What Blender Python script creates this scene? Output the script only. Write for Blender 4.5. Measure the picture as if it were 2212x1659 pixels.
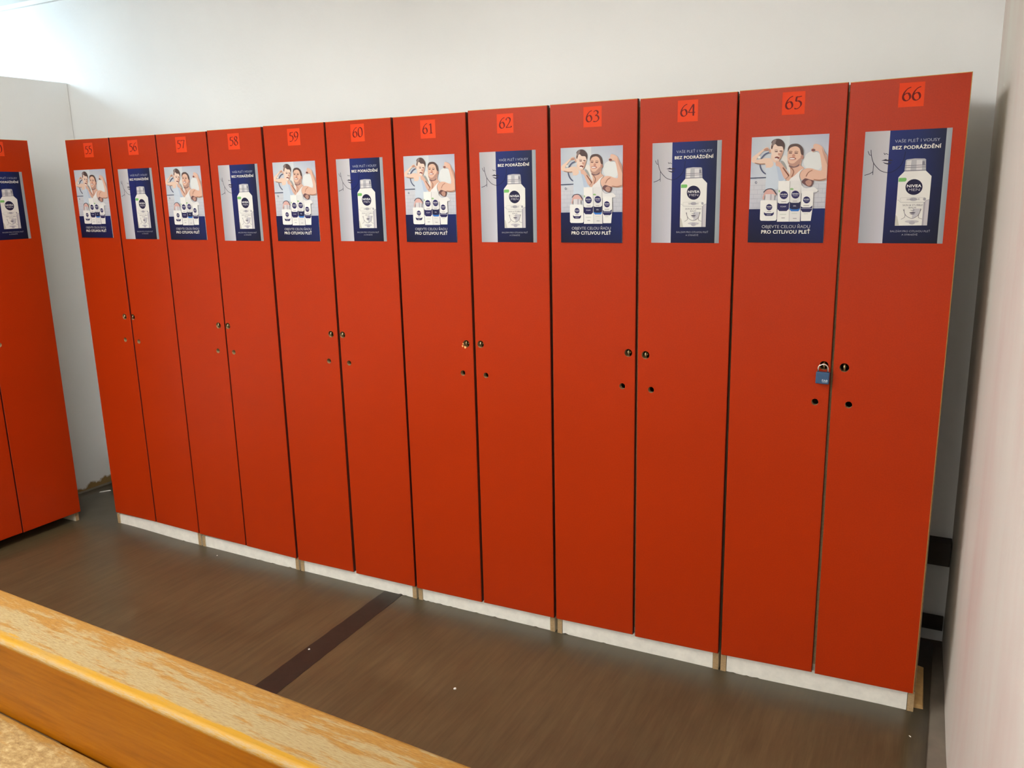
import bpy, bmesh, math, random
from mathutils import Matrix, Vector

for o in list(bpy.data.objects):
    bpy.data.objects.remove(o, do_unlink=True)
scene = bpy.context.scene
COL = scene.collection
random.seed(7)

# ------------------------------------------------------------------ camera, world, exposure
cam_d = bpy.data.cameras.new('camera')
cam_d.sensor_width = 36.0
cam_d.lens = 29.6825
cam_d.clip_start = 0.02
cam = bpy.data.objects.new('camera', cam_d)
COL.objects.link(cam)
RX = Vector((0.8863147916, 0.4625377672, -0.0224700724))
RY = Vector((0.0830671857, -0.2065342778, -0.9749068852))
RZ = Vector((-0.4555720941, 0.8622078671, -0.2214760960))
m = Matrix.Identity(4)
for i in range(3):
    m[i][0] = RX[i]; m[i][1] = -RY[i]; m[i][2] = -RZ[i]
m[0][3], m[1][3], m[2][3] = 3.59749, -2.55060, 1.58152
cam.matrix_world = m
scene.camera = cam

world = bpy.data.worlds.new('world')
scene.world = world
world.use_nodes = True
world.node_tree.nodes['Background'].inputs[0].default_value = (0.8, 0.85, 1.0, 1)
world.node_tree.nodes['Background'].inputs[1].default_value = 0.05

vs = scene.view_settings
vs.view_transform = 'Standard'
vs.look = 'None'
vs.gamma = 1.0
vs.use_curve_mapping = False
vs.exposure = 0.20

LAMP_MAIN = 77.0      # radiance of the tube cover above the aisle
LAMP_FAR = 125.0       # radiance of the cover beyond the partition
FILL_REAR = 92.0      # radiance of the added fill lamps behind the camera
MAIN_COL = (0.98, 0.985, 0.96)
FAR_COL = (0.62, 0.84, 1.0)

# ------------------------------------------------------------------ dimensions
BACK_Y = 0.505
LEFT_X = -0.605
CEIL_Z = 2.61
PART_Z = 2.19
RW_X, RW_K = 3.660, 0.045          # right wall: x = RW_X - RW_K*(y-BACK_Y)
def right_x(y): return RW_X - RW_K * (y - BACK_Y)
FLOOR_PTS = [(-4.2, .020), (-.9, .020), (-.3, .022), (.036, .030), (.573, .013), (1.185, .006), (1.79, .003),
             (2.4, .002), (3.0, .006), (3.585, .020), (3.9, .027)]
def fz(x):
    P = FLOOR_PTS
    if x <= P[0][0]: return P[0][1]
    if x >= P[-1][0]: return P[-1][1]
    for a, b in zip(P, P[1:]):
        if a[0] <= x <= b[0]:
            t = (x - a[0]) / (b[0] - a[0]); t = t * t * (3 - 2 * t)
            return a[1] + (b[1] - a[1]) * t

# ------------------------------------------------------------------ helpers
def lin(c):
    r = []
    for v in c[:3]:
        v = v / 255.0
        r.append(v / 12.92 if v <= .04045 else ((v + .055) / 1.055) ** 2.4)
    return (r[0], r[1], r[2], 1.0)

def tag(o, label=None, cat=None, group=None, kind=None):
    if label: o['label'] = label
    if cat: o['category'] = cat
    if group: o['group'] = group
    if kind: o['kind'] = kind
    return o

def link(name, me, parent=None, loc=None, mats=None):
    o = bpy.data.objects.new(name, me)
    COL.objects.link(o)
    if parent: o.parent = parent
    if loc: o.location = loc
    if mats:
        for mt in mats: me.materials.append(mt)
    return o

def empty(name, loc, rz=0.0):
    o = bpy.data.objects.new(name, None)
    o.empty_display_size = 0.1
    COL.objects.link(o)
    o.location = loc
    o.rotation_euler = (0, 0, rz)
    return o

def bm_mesh(bm, name, smooth=False):
    bmesh.ops.recalc_face_normals(bm, faces=bm.faces)
    me = bpy.data.meshes.new(name)
    bm.to_mesh(me); bm.free()
    if smooth:
        for p in me.polygons: p.use_smooth = True
    return me

def bm_box(bm, x0, x1, y0, y1, z0, z1, bevel=0.0, seg=2, mat=0):
    b = bmesh.new()
    bmesh.ops.create_cube(b, size=1.0)
    for v in b.verts:
        v.co = Vector((x0 + (v.co.x + .5) * (x1 - x0), y0 + (v.co.y + .5) * (y1 - y0), z0 + (v.co.z + .5) * (z1 - z0)))
    if bevel > 0:
        bmesh.ops.bevel(b, geom=list(b.edges), offset=bevel, segments=seg, profile=.5, affect='EDGES')
    for f in b.faces: f.material_index = mat
    t = bpy.data.meshes.new('tmp'); b.to_mesh(t); b.free()
    bm.from_mesh(t); bpy.data.meshes.remove(t)

def box(name, x0, x1, y0, y1, z0, z1, mat, parent=None, bevel=0.0, seg=2, smooth=False):
    bm = bmesh.new()
    bm_box(bm, x0, x1, y0, y1, z0, z1, bevel, seg)
    return link(name, bm_mesh(bm, name, smooth), parent, None, [mat])

def bm_tube(bm, pts, r, n=10, closed=False, mat=0, caps=True):
    """sweep a circle of radius r along pts"""
    rings = []
    N = len(pts)
    for i, p in enumerate(pts):
        p = Vector(p)
        a = Vector(pts[(i - 1) % N] if (closed or i > 0) else pts[i])
        b = Vector(pts[(i + 1) % N] if (closed or i < N - 1) else pts[i])
        d = (b - a).normalized()
        up = Vector((1, 0, 0)) if abs(d.x) < .9 else Vector((0, 0, 1))
        s = d.cross(up).normalized(); t = d.cross(s).normalized()
        rings.append([bm.verts.new(p + r * (math.cos(2 * math.pi * k / n) * s + math.sin(2 * math.pi * k / n) * t)) for k in range(n)])
    R = len(rings)
    for i in range(R if closed else R - 1):
        A, B = rings[i], rings[(i + 1) % R]
        for k in range(n):
            f = bm.faces.new((A[k], A[(k + 1) % n], B[(k + 1) % n], B[k])); f.material_index = mat; f.smooth = True
    if caps and not closed:
        for ring in (rings[0], rings[-1]):
            f = bm.faces.new(ring); f.material_index = mat

# ------------------------------------------------------------------ materials
def new_mat(name):
    mt = bpy.data.materials.new(name); mt.use_nodes = True
    nt = mt.node_tree
    return mt, nt, nt.nodes['Principled BSDF']

def N(nt, t, **kw):
    n = nt.nodes.new(t)
    for k, v in kw.items(): setattr(n, k, v)
    return n

def coords(nt, scale=(1, 1, 1)):
    tc = N(nt, 'ShaderNodeTexCoord'); mp = N(nt, 'ShaderNodeMapping')
    mp.inputs['Scale'].default_value = scale
    nt.links.new(tc.outputs['Object'], mp.inputs['Vector'])
    return mp.outputs['Vector'], tc

def noise(nt, vec, scale, detail=4, rough=.55):
    n = N(nt, 'ShaderNodeTexNoise')
    n.inputs['Scale'].default_value = scale; n.inputs['Detail'].default_value = detail; n.inputs['Roughness'].default_value = rough
    nt.links.new(vec, n.inputs['Vector'])
    return n.outputs['Fac']

def ramp(nt, fac, stops):
    r = N(nt, 'ShaderNodeValToRGB')
    e = r.color_ramp.elements
    while len(e) > 1: e.remove(e[-1])
    e[0].position = stops[0][0]; e[0].color = stops[0][1]
    for p, c in stops[1:]:
        k = e.new(p); k.color = c
    nt.links.new(fac, r.inputs['Fac'])
    return r.outputs['Color']

def mix(nt, fac, a, b, mode='MIX'):
    n = N(nt, 'ShaderNodeMix', data_type='RGBA', blend_type=mode)
    for key, v in (('Factor', fac), ('A', a), ('B', b)):
        s = [i for i in n.inputs if i.name == key and i.enabled][0] if key != 'Factor' else n.inputs[0]
        if hasattr(v, 'is_output'): nt.links.new(v, s)
        else: s.default_value = v
    return [o for o in n.outputs if o.enabled][0]

def maths(nt, op, a, b=0.0, clamp=False):
    n = N(nt, 'ShaderNodeMath', operation=op, use_clamp=clamp)
    for i, v in enumerate((a, b)):
        if hasattr(v, 'is_output'): nt.links.new(v, n.inputs[i])
        else: n.inputs[i].default_value = v
    return n.outputs[0]

def maprange(nt, v, a, b, c=0.0, d=1.0):
    n = N(nt, 'ShaderNodeMapRange'); n.clamp = True
    nt.links.new(v, n.inputs[0])
    for i, k in enumerate((a, b, c, d)): n.inputs[i + 1].default_value = k
    return n.outputs[0]

def bump(nt, bsdf, fac, strength=.2, dist=.002):
    b = N(nt, 'ShaderNodeBump'); b.inputs['Strength'].default_value = strength; b.inputs['Distance'].default_value = dist
    nt.links.new(fac, b.inputs['Height']); nt.links.new(b.outputs['Normal'], bsdf.inputs['Normal'])

def simple(name, rgb, rough=.5, metal=0.0, spec=.5, var=0.06, scale=40):
    mt, nt, b = new_mat(name)
    v, tc = coords(nt)
    c = lin(rgb)
    lo = tuple(max(0, k * (1 - var)) for k in c[:3]) + (1,); hi = tuple(min(1, k * (1 + var)) for k in c[:3]) + (1,)
    nt.links.new(ramp(nt, noise(nt, v, scale), [(.3, lo), (.7, hi)]), b.inputs['Base Color'])
    b.inputs['Roughness'].default_value = rough; b.inputs['Metallic'].default_value = metal
    b.inputs['Specular IOR Level'].default_value = spec
    return mt

def mat_laminate():
    mt, nt, b = new_mat('red_laminate')
    v, tc = coords(nt)
    base = ramp(nt, noise(nt, v, 260, 2, .6), [(.32, (.375, .0255, .0016, 1)), (.68, (.430, .0300, .0021, 1))])
    big = ramp(nt, noise(nt, v, 2.2, 3), [(.35, (.95, .95, .95, 1)), (.65, (1, 1, 1, 1))])
    nt.links.new(mix(nt, 1.0, base, big, 'MULTIPLY'), b.inputs['Base Color'])
    b.inputs['Roughness'].default_value = .34
    b.inputs['Specular IOR Level'].default_value = .17
    bump(nt, b, noise(nt, v, 420, 2), .12, .0006)
    return mt

def mat_plaster(name, a, b_, stain=None, streak=None):
    mt, nt, b = new_mat(name)
    v, tc = coords(nt)
    col = ramp(nt, noise(nt, v, 1.7, 5), [(.3, lin(a)), (.7, lin(b_))])
    if streak:
        v2, _ = coords(nt, (3.0, .9, .30))
        f = maprange(nt, noise(nt, v2, 3.0, 4, .55), .42, .68, 0, .9)
        col = mix(nt, f, col, lin(streak))
    if stain:
        sep = N(nt, 'ShaderNodeSeparateXYZ'); nt.links.new(tc.outputs['Object'], sep.inputs[0])
        h = maths(nt, 'ADD', maths(nt, 'MULTIPLY', noise(nt, v, 9, 4), .11), stain[1])
        f = maprange(nt, maths(nt, 'SUBTRACT', h, sep.outputs['Z']), -.004, .006)
        col = mix(nt, f, col, lin(stain[0]))
    nt.links.new(col, b.inputs['Base Color'])
    b.inputs['Roughness'].default_value = .85; b.inputs['Specular IOR Level'].default_value = .2
    bump(nt, b, noise(nt, v, 60, 5), .25, .003)
    return mt

def mat_vinyl():
    mt, nt, b = new_mat('brown_vinyl')
    v, tc = coords(nt)
    v2, _ = coords(nt, (1.0, .07, 1.0))
    rot = N(nt, 'ShaderNodeMapping'); rot.inputs['Rotation'].default_value = (0, 0, .0)
    streak = noise(nt, v2, 55, 5, .7)
    col = ramp(nt, streak, [(.30, lin((79, 67, 46))), (.5, lin((90, 77, 53))), (.72, lin((101, 87, 61)))])
    cloud = ramp(nt, noise(nt, v, 2.6, 5), [(.3, (.86, .86, .84, 1)), (.7, (1.08, 1.05, 1.0, 1))])
    col = mix(nt, 1.0, col, cloud, 'MULTIPLY')
    # greyish trodden-in dirt along the foot of the locker row
    sep = N(nt, 'ShaderNodeSeparateXYZ'); nt.links.new(tc.outputs['Object'], sep.inputs[0])
    v3, _ = coords(nt, (1.0, 1.6, 1.0))
    edge = maths(nt, 'ADD', sep.outputs['Y'], maths(nt, 'MULTIPLY', maths(nt, 'SUBTRACT', noise(nt, v3, 9, 6, .65), .5), .26))
    f = maprange(nt, edge, -.16, -.02, 0, .8)
    col = mix(nt, f, col, lin((76, 71, 58)))
    nt.links.new(col, b.inputs['Base Color'])
    nt.links.new(maprange(nt, noise(nt, v, 5, 4), .3, .7, .30, .42), b.inputs['Roughness'])
    b.inputs['Specular IOR Level'].default_value = .5
    bump(nt, b, streak, .08, .001)
    return mt

def mat_wood(name, worn=False, seat=False):
    mt, nt, b = new_mat(name)
    vL, tc = coords(nt, (.9, 12, 12))
    grain = noise(nt, vL, 7, 6, .62)
    varn = ramp(nt, grain, [(.3, lin((138, 77, 3))), (.5, lin((149, 86, 4))), (.72, lin((158, 95, 7)))])
    rough = None
    if worn:
        sep = N(nt, 'ShaderNodeSeparateXYZ'); nt.links.new(tc.outputs['Object'], sep.inputs[0])
        vp, _ = coords(nt, (1.7, 13, 13))
        patch = noise(nt, vp, 4.2, 8, .72)
        vf, _ = coords(nt, (6, 45, 45))
        fine = noise(nt, vf, 9, 6, .7)
        bare = ramp(nt, fine, [(.30, lin((134, 108, 72))), (.5, lin((156, 134, 92))), (.7, lin((168, 149, 110)))])
        tint = ramp(nt, fine, [(.30, lin((130, 88, 38))), (.55, lin((154, 112, 48))), (.75, lin((166, 128, 70)))])
        y = sep.outputs['Y']
        if not seat:
            # toward the back edge more lacquer is left, the middle is rubbed bare
            bias = maths(nt, 'ADD', patch, maprange(nt, y, -.085, -.01, -.06, .10))
            k = maprange(nt, bias, .47, .56)
            top = mix(nt, k, bare, tint)
            # a strip of intact yellow lacquer along the front edge
            wob = maths(nt, 'ADD', y, maths(nt, 'MULTIPLY', maths(nt, 'SUBTRACT', patch, .5), .05))
            vx, _ = coords(nt, (1, .2, .2))
            lac = maths(nt, 'MULTIPLY', maprange(nt, wob, -.128, -.122, 1, 0), maprange(nt, noise(nt, vx, 3.1, 3), .36, .5, .35, 1))
            top = mix(nt, lac, top, lin((174, 128, 26)))
            z_mask = maprange(nt, sep.outputs['Z'], -.016, -.006)
            col = mix(nt, z_mask, varn, top)
            # rubbed arris
            ar = maths(nt, 'MULTIPLY', maprange(nt, sep.outputs['Z'], -.014, -.008), maprange(nt, y, -.144, -.139, 1, 0))
            ar = maths(nt, 'MULTIPLY', ar, maprange(nt, fine, .35, .6))
            col = mix(nt, ar, col, lin((168, 144, 106)))
        else:
            vs_, _ = coords(nt, (8, 13, 13))
            sp = noise(nt, vs_, 6, 5, .7)
            bare = ramp(nt, sp, [(.3, lin((120, 90, 52))), (.52, lin((156, 128, 82))), (.72, lin((190, 168, 124)))])
            k = maprange(nt, maths(nt, 'ADD', patch, maprange(nt, y, -.034, -.008, -.07, .14)), .50, .60)
            top = mix(nt, k, bare, tint)
            col = mix(nt, maprange(nt, sep.outputs['Z'], -.012, -.003), varn, top)
            bump(nt, b, sp, .5, .003)
        rough = maprange(nt, sep.outputs['Z'], -.010, -.001, .20, .55)
        if not seat: bump(nt, b, fine, .25, .0015)
        nt.links.new(rough, b.inputs['Roughness'])
    else:
        col = varn
        b.inputs['Roughness'].default_value = .26
        bump(nt, b, grain, .05, .001)
    nt.links.new(col, b.inputs['Base Color'])
    b.inputs['Specular IOR Level'].default_value = .25
    return mt

def mat_emit(name, col, strength):
    mt, nt, b = new_mat(name)
    b.inputs['Base Color'].default_value = (.9, .9, .9, 1)
    b.inputs['Emission Color'].default_value = tuple(col) + (1,)
    b.inputs['Emission Strength'].default_value = strength
    return mt

def mat_print(name, rough=.38, spec=.45):
    mt, nt, b = new_mat(name)
    a = N(nt, 'ShaderNodeAttribute'); a.attribute_name = 'ink'
    nt.links.new(mix(nt, 1.0, a.outputs['Color'], (.84, .84, .83, 1), 'MULTIPLY'), b.inputs['Base Color'])
    b.inputs['Roughness'].default_value = rough; b.inputs['Specular IOR Level'].default_value = spec
    return mt

M_RED = mat_laminate()
M_RED_EDGE = simple('red_edge_band', (96, 22, 10), .6)
M_EDGE = simple('chipboard_edge', (196, 158, 86), .7, var=.12, scale=160)
M_CHIP = simple('raw_chipboard', (170, 142, 102), .8, var=.2, scale=220)
M_WHITE_BOARD = simple('white_board', (240, 236, 224), .55)
M_CREAM = simple('cream_board', (214, 202, 178), .6)
M_WALL = mat_plaster('white_plaster', (240, 240, 238), (245, 245, 243))
M_PART = mat_plaster('partition_plaster', (240, 239, 236), (245, 244, 241), stain=((150, 122, 76), -.010))
M_RIGHT = mat_plaster('pinkish_plaster', (218, 212, 201), (225, 219, 209), streak=(216, 197, 188))
M_CEIL = mat_plaster('ceiling_paint', (242, 242, 240), (246, 246, 245))
M_VINYL = mat_vinyl()
M_SLAB = simple('grey_concrete', (122, 112, 98), .85, var=.12, scale=14)
M_TAPE = simple('black_tape', (42, 35, 25), .5, var=.22, scale=30)
M_STEEL = simple('bronze_steel', (178, 158, 122), .2, metal=1.0)
M_CUP = simple('dark_cup', (50, 38, 24), .3, metal=.7)
M_SHACKLE = simple('bright_steel', (226, 216, 204), .16, metal=1.0)
M_BLUE = simple('blue_enamel', (46, 80, 114), .42, var=.05, scale=120)
M_DARK = simple('dark_inside', (60, 48, 36), .8)
M_WOOD_TOP = mat_wood('worn_lacquered_beam', worn=True)
M_WOOD_SEAT = mat_wood('worn_seat_plank', worn=True, seat=True)
M_WOOD = mat_wood('orange_lacquered_wood')
M_PAPER = simple('white_scrap', (235, 232, 224), .7)
M_PIPE = simple('dark_pipe', (52, 44, 36), .7)
M_LAMP_BODY = simple('lamp_housing', (226, 226, 222), .5)
M_PRINT = mat_print('poster_print', .36, .15)
M_STICK = mat_print('sticker_print', .5, .15)

# ------------------------------------------------------------------ flat print builder
class Print:
    """flat coloured shapes in a local x/z plane, each a hair nearer to the viewer (-y) than the last"""
    def __init__(s, w, h, step=.00003):
        s.w, s.h, s.step = w, h, step
        s.v, s.f, s.c = [], [], []
        s.layer = 0
    def add(s, pts, cols, up=True):
        if up: s.layer += 1
        y = -.00025 - s.layer * s.step
        i0 = len(s.v)
        s.v += [(p[0] * s.w, y, (1 - p[1]) * s.h) for p in pts]
        s.f.append(list(range(i0, i0 + len(pts))))
        if isinstance(cols[0], (int, float)): cols = [cols] * len(pts)
        s.c.append([lin(c) for c in cols])
    def rect(s, u0, v0, u1, v1, c00, c10=None, c11=None, c01=None):
        c10 = c10 or c00; c11 = c11 or c10; c01 = c01 or c00
        s.add([(u0, v0), (u1, v0), (u1, v1), (u0, v1)], [c00, c10, c11, c01])
    def poly(s, M, pts, col, smooth=True):
        if smooth: pts = closed_spline(pts)
        s.add([M(*p) for p in pts], col)
    def ell(s, M, x, y, rx, ry, col, n=26):
        s.add([M(x + rx * math.cos(2 * math.pi * k / n), y + ry * math.sin(2 * math.pi * k / n)) for k in range(n)], col)
    def stroke(s, M, pts, wdt, col, smooth=True):
        if smooth and len(pts) > 2: pts = open_spline(pts)
        s.layer += 1
        for i, (a, b) in enumerate(zip(pts, pts[1:])):
            dx, dy = b[0] - a[0], b[1] - a[1]; L = math.hypot(dx, dy) or 1
            nx, ny = -dy / L * wdt / 2, dx / L * wdt / 2; ex, ey = dx / L * wdt * .2, dy / L * wdt * .2
            s.add([M(a[0] + nx - ex, a[1] + ny - ey), M(b[0] + nx + ex, b[1] + ny + ey), M(b[0] - nx + ex, b[1] - ny + ey), M(a[0] - nx - ex, a[1] - ny - ey)], col, up=False)
    def text(s, M, txt, x0, x1, ytop, ybase, col, bold=0.0):
        """fit a line of capitals between x0..x1 with the given cap height"""
        s.layer += 1
        vs_, fs = text_mesh(txt, bold)
        mx = max(v[0] for v in vs_); mn = min(v[0] for v in vs_)
        a = M(x0, ybase); t = M(x0, ytop); b = M(x1, ybase)
        sx = (b[0] - a[0]) / (mx - mn); sv = (a[1] - t[1]) / .729
        y = -.00025 - s.layer * s.step
        i0 = len(s.v)
        for v in vs_:
            s.v.append(((a[0] + (v[0] - mn) * sx) * s.w, y, (1 - (a[1] - v[1] * sv)) * s.h))
        for f in fs:
            s.f.append([i0 + k for k in f]); s.c.append([lin(col)] * len(f))
    def mesh(s, name, mat, base=(240, 240, 240)):
        # paper sheet underneath
        w, h = s.w, s.h
        i0 = len(s.v)
        for yy in (-.0002, 0.0):
            s.v += [(0, yy, 0), (w, yy, 0), (w, yy, h), (0, yy, h)]
        q = [[3, 2, 1, 0], [4, 5, 6, 7], [0, 1, 5, 4], [1, 2, 6, 5], [2, 3, 7, 6], [3, 0, 4, 7]]
        for f in q:
            s.f.append([i0 + k for k in f]); s.c.append([lin(base)] * 4)
        me = bpy.data.meshes.new(name)
        me.from_pydata(s.v, [], s.f)
        at = me.color_attributes.new('ink', 'FLOAT_COLOR', 'CORNER')
        li = 0
        flat = []
        for p, c in zip(me.polygons, s.c):
            for k in c: flat += k
        at.data.foreach_set('color', flat)
        me.materials.append(mat)
        return me

def catmull(p0, p1, p2, p3, t):
    return tuple(.5 * (2 * b + (c - a) * t + (2 * a - 5 * b + 4 * c - d) * t * t + (3 * b - a - 3 * c + d) * t ** 3) for a, b, c, d in zip(p0, p1, p2, p3))
def closed_spline(P, n=4):
    L = len(P); out = []
    for i in range(L):
        for k in range(n):
            out.append(catmull(P[i - 1], P[i], P[(i + 1) % L], P[(i + 2) % L], k / n))
    return out
def open_spline(P, n=5):
    Q = [P[0]] + list(P) + [P[-1]]; out = []
    for i in range(len(P) - 1):
        for k in range(n): out.append(catmull(Q[i], Q[i + 1], Q[i + 2], Q[i + 3], k / n))
    out.append(P[-1])
    return out

_tcache = {}
def text_mesh(txt, bold):
    key = (txt, bold)
    if key in _tcache: return _tcache[key]
    cu = bpy.data.curves.new('t', 'FONT'); cu.body = txt; cu.offset = bold; cu.resolution_u = 3
    cu.space_character = 1.0 + bold * 3
    ob = bpy.data.objects.new('t', cu); COL.objects.link(ob)
    dg = bpy.context.evaluated_depsgraph_get(); dg.update()
    me = bpy.data.meshes.new_from_object(ob.evaluated_get(dg))
    vs_ = [tuple(v.co) for v in me.vertices]; fs = [list(p.vertices) for p in me.polygons]
    bpy.data.objects.remove(ob); bpy.data.curves.remove(cu); bpy.data.meshes.remove(me)
    _tcache[key] = (vs_, fs)
    return vs_, fs

def sheet_map(tl, tr, br, bl):
    """sketch coordinates of the four sheet corners -> function giving sheet coordinates (0..1, 0..1)"""
    def F(u, v):
        return ((1 - u) * (1 - v) * tl[0] + u * (1 - v) * tr[0] + u * v * br[0] + (1 - u) * v * bl[0],
                (1 - u) * (1 - v) * tl[1] + u * (1 - v) * tr[1] + u * v * br[1] + (1 - u) * v * bl[1])
    def G(x, y):
        u, v = .5, .5
        for _ in range(8):
            fx, fy = F(u, v); e = 1e-4
            ax, ay = F(u + e, v); bx, by = F(u, v + e)
            a, b, c, d = (ax - fx) / e, (bx - fx) / e, (ay - fy) / e, (by - fy) / e
            det = a * d - b * c; rx, ry = x - fx, y - fy
            u += (d * rx - b * ry) / det; v += (a * ry - c * rx) / det
        return (min(max(u, 0), 1), min(max(v, 0), 1))
    return G
def ident(u, v): return (u, v)

# ------------------------------------------------------------------ poster of the man and the boy
def poster_family():
    p = Print(.21, .297)
    # sketch A: upper part, sketch B: lower part (same scale, B shifted by -123 / -1413)
    A = sheet_map((60, 175), (2095, 95), (1922, 2948), (-38, 2938))
    B = lambda x, y: A(x - 123, y + 1413)
    skin, skin2, skin3 = (238, 206, 184), (226, 182, 162), (234, 192, 168)
    p.rect(0, 0, .5, .42, (188, 195, 205), (216, 220, 221), (228, 229, 231), (198, 205, 217))
    p.rect(.5, 0, 1, .42, (194, 200, 210), (180, 184, 202), (226, 228, 231), (233, 234, 233))
    p.rect(0, .40, 1, .69, (212, 212, 216), (214, 214, 218), (204, 204, 212), (202, 202, 212))
    p.ell(A, 1680, 800, 250, 260, (231, 233, 231))
    for k in range(6):
        v = .45 + k * .042
        p.rect(0, v, .32, v + .003, (184, 185, 196)); p.rect(.76, v, 1, v + .003, (184, 185, 196))
        for j in range(3):
            u = .05 + j * .11 + (.05 if k % 2 else 0)
            p.rect(u, v, u + .004, v + .042, (186, 187, 198))
            p.rect(min(u + .74, .99), v, min(u + .744, .994), v + .042, (186, 187, 198))
    p.stroke(A, [(-20, 1232), (460, 1215)], 26, (74, 80, 106), False)
    p.stroke(A, [(540, 560), (430, 605), (345, 690), (300, 800), (290, 900), (320, 1000), (380, 1080), (450, 1125)], 36, (92, 98, 124))
    p.ell(A, 180, 1345, 32, 34, (128, 132, 146)); p.ell(A, 184, 1345, 14, 16, (205, 206, 212))
    # white towel behind the heads
    p.poly(A, [(860, 700), (960, 640), (1060, 800), (1090, 1050), (1070, 1200), (980, 1000), (900, 800)], (236, 230, 222))
    # boy: raised arm, trunk
    p.poly(A, [(510, 440), (440, 432), (340, 500), (200, 600), (75, 690), (62, 800), (150, 838), (420, 868), (450, 970), (560, 970), (650, 880), (640, 760), (560, 712), (400, 714), (290, 742), (190, 750), (240, 670), (340, 565), (400, 522), (520, 512)], skin)
    p.poly(A, [(380, 500), (440, 455), (500, 450), (515, 505), (440, 520)], (196, 148, 128))
    p.stroke(A, [(150, 836), (290, 862), (420, 858)], 26, (206, 160, 136))
    p.ell(A, 265, 690, 40, 30, (243, 238, 228))
    p.poly(A, [(440, 978), (570, 958), (645, 890), (630, 800), (575, 730), (620, 720), (690, 810), (770, 835), (860, 790), (940, 830), (1000, 950), (1060, 1150), (970, 1260), (950, 1500), (760, 1530), (560, 1520), (440, 1540), (450, 1200)], (207, 217, 228))
    p.poly(A, [(720, 900), (800, 950), (860, 1100), (930, 1260), (800, 1300), (760, 1100)], (190, 203, 222))
    p.poly(A, [(830, 792), (915, 800), (990, 930), (1000, 1010), (940, 960), (880, 880)], (164, 164, 160))
    p.poly(A, [(600, 620), (720, 740), (700, 830), (640, 800), (585, 720)], skin)
    p.poly(A, [(720, 790), (790, 790), (860, 850), (920, 930), (1010, 1040), (1075, 1150), (1020, 1240), (960, 1262), (900, 1180), (850, 1050), (800, 945), (720, 912), (705, 850)], skin2)
    p.stroke(A, [(900, 960), (985, 1080), (1050, 1180), (990, 1248)], 34, (176, 122, 106))
    p.poly(A, [(590, 350), (700, 330), (880, 380), (915, 500), (885, 620), (835, 730), (765, 792), (700, 772), (640, 690), (582, 560), (570, 440)], (242, 214, 196))
    p.poly(A, [(835, 560), (890, 520), (885, 620), (835, 730), (790, 770)], (208, 162, 142))
    p.poly(A, [(598, 345), (592, 300), (650, 240), (760, 213), (860, 240), (930, 330), (942, 430), (915, 505), (880, 415), (760, 402), (700, 352), (650, 380), (610, 480), (582, 450)], (90, 72, 70))
    p.poly(A, [(600, 345), (650, 255), (720, 240), (690, 340), (620, 400)], (140, 122, 118))
    p.ell(A, 552, 530, 26, 46, (218, 172, 150))
    p.ell(A, 722, 542, 46, 15, (120, 90, 86)); p.ell(A, 843, 532, 40, 15, (116, 84, 80))
    p.stroke(A, [(675, 508), (725, 500), (765, 512)], 12, (150, 118, 106))
    p.ell(A, 795, 612, 28, 36, (206, 152, 132))
    p.ell(A, 742, 706, 62, 34, (134, 74, 70)); p.ell(A, 722, 730, 44, 17, (246, 238, 232))
    # man: chest, head, arm
    p.poly(A, [(1060, 890), (1370, 760), (1365, 900), (1450, 985), (1310, 1110), (1110, 1290), (980, 1272), (1080, 1140), (1085, 980)], (224, 180, 158))
    p.stroke(A, [(1100, 950), (1180, 1060), (1130, 1200)], 30, (190, 138, 118))
    p.poly(A, [(1040, 480), (1100, 430), (1240, 400), (1350, 450), (1392, 560), (1380, 720), (1320, 860), (1200, 922), (1100, 885), (1030, 800), (1018, 640)], skin3)
    p.poly(A, [(1028, 770), (1080, 840), (1180, 850), (1290, 760), (1392, 690), (1370, 800), (1320, 880), (1200, 938), (1090, 915), (1035, 850)], (192, 150, 134))
    p.poly(A, [(1060, 900), (1200, 935), (1330, 870), (1300, 930), (1170, 965), (1080, 945)], (132, 104, 106))
    p.poly(A, [(1030, 560), (1028, 470), (1070, 390), (1150, 352), (1290, 350), (1390, 420), (1432, 540), (1425, 660), (1372, 610), (1335, 470), (1240, 412), (1110, 440), (1052, 505)], (94, 75, 71))
    p.ell(A, 1400, 690, 38, 58, (192, 142, 126))
    p.ell(A, 1095, 582, 46, 17, (126, 92, 84)); p.ell(A, 1245, 586, 50, 17, (126, 92, 84))
    p.stroke(A, [(1055, 545), (1105, 535), (1145, 552)], 14, (140, 106, 94)); p.stroke(A, [(1205, 552), (1250, 538), (1300, 556)], 14, (140, 106, 94))
    p.ell(A, 1180, 655, 42, 46, (208, 150, 130))
    p.ell(A, 1150, 728, 96, 36, (172, 106, 98)); p.ell(A, 1140, 730, 74, 19, (244, 236, 232))
    p.poly(A, [(1440, 985), (1350, 1080), (1328, 1190), (1350, 1300), (1390, 1420), (1500, 1500), (1700, 1470), (1760, 1600), (1060, 1600), (1060, 1300), (1200, 1170), (1340, 1040)], (238, 235, 232))
    p.poly(A, [(1390, 1320), (1500, 1230), (1660, 1250), (1690, 1330), (1640, 1440), (1560, 1455), (1450, 1400)], (116, 82, 82))
    p.poly(A, [(1480, 1340), (1560, 1280), (1640, 1320), (1620, 1420), (1540, 1432)], (190, 146, 130))
    p.poly(A, [(1340, 1150), (1380, 1060), (1500, 985), (1650, 985), (1750, 1020), (1895, 1030), (1885, 800), (1840, 575), (1760, 532), (1680, 562), (1640, 530), (1640, 480), (1690, 450), (1690, 390), (1740, 350), (1850, 380), (1930, 450), (1970, 560), (2040, 680), (2055, 900), (2040, 1100), (2015, 1270), (1850, 1312), (1670, 1290), (1480, 1240), (1390, 1285)], (230, 186, 164))
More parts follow.
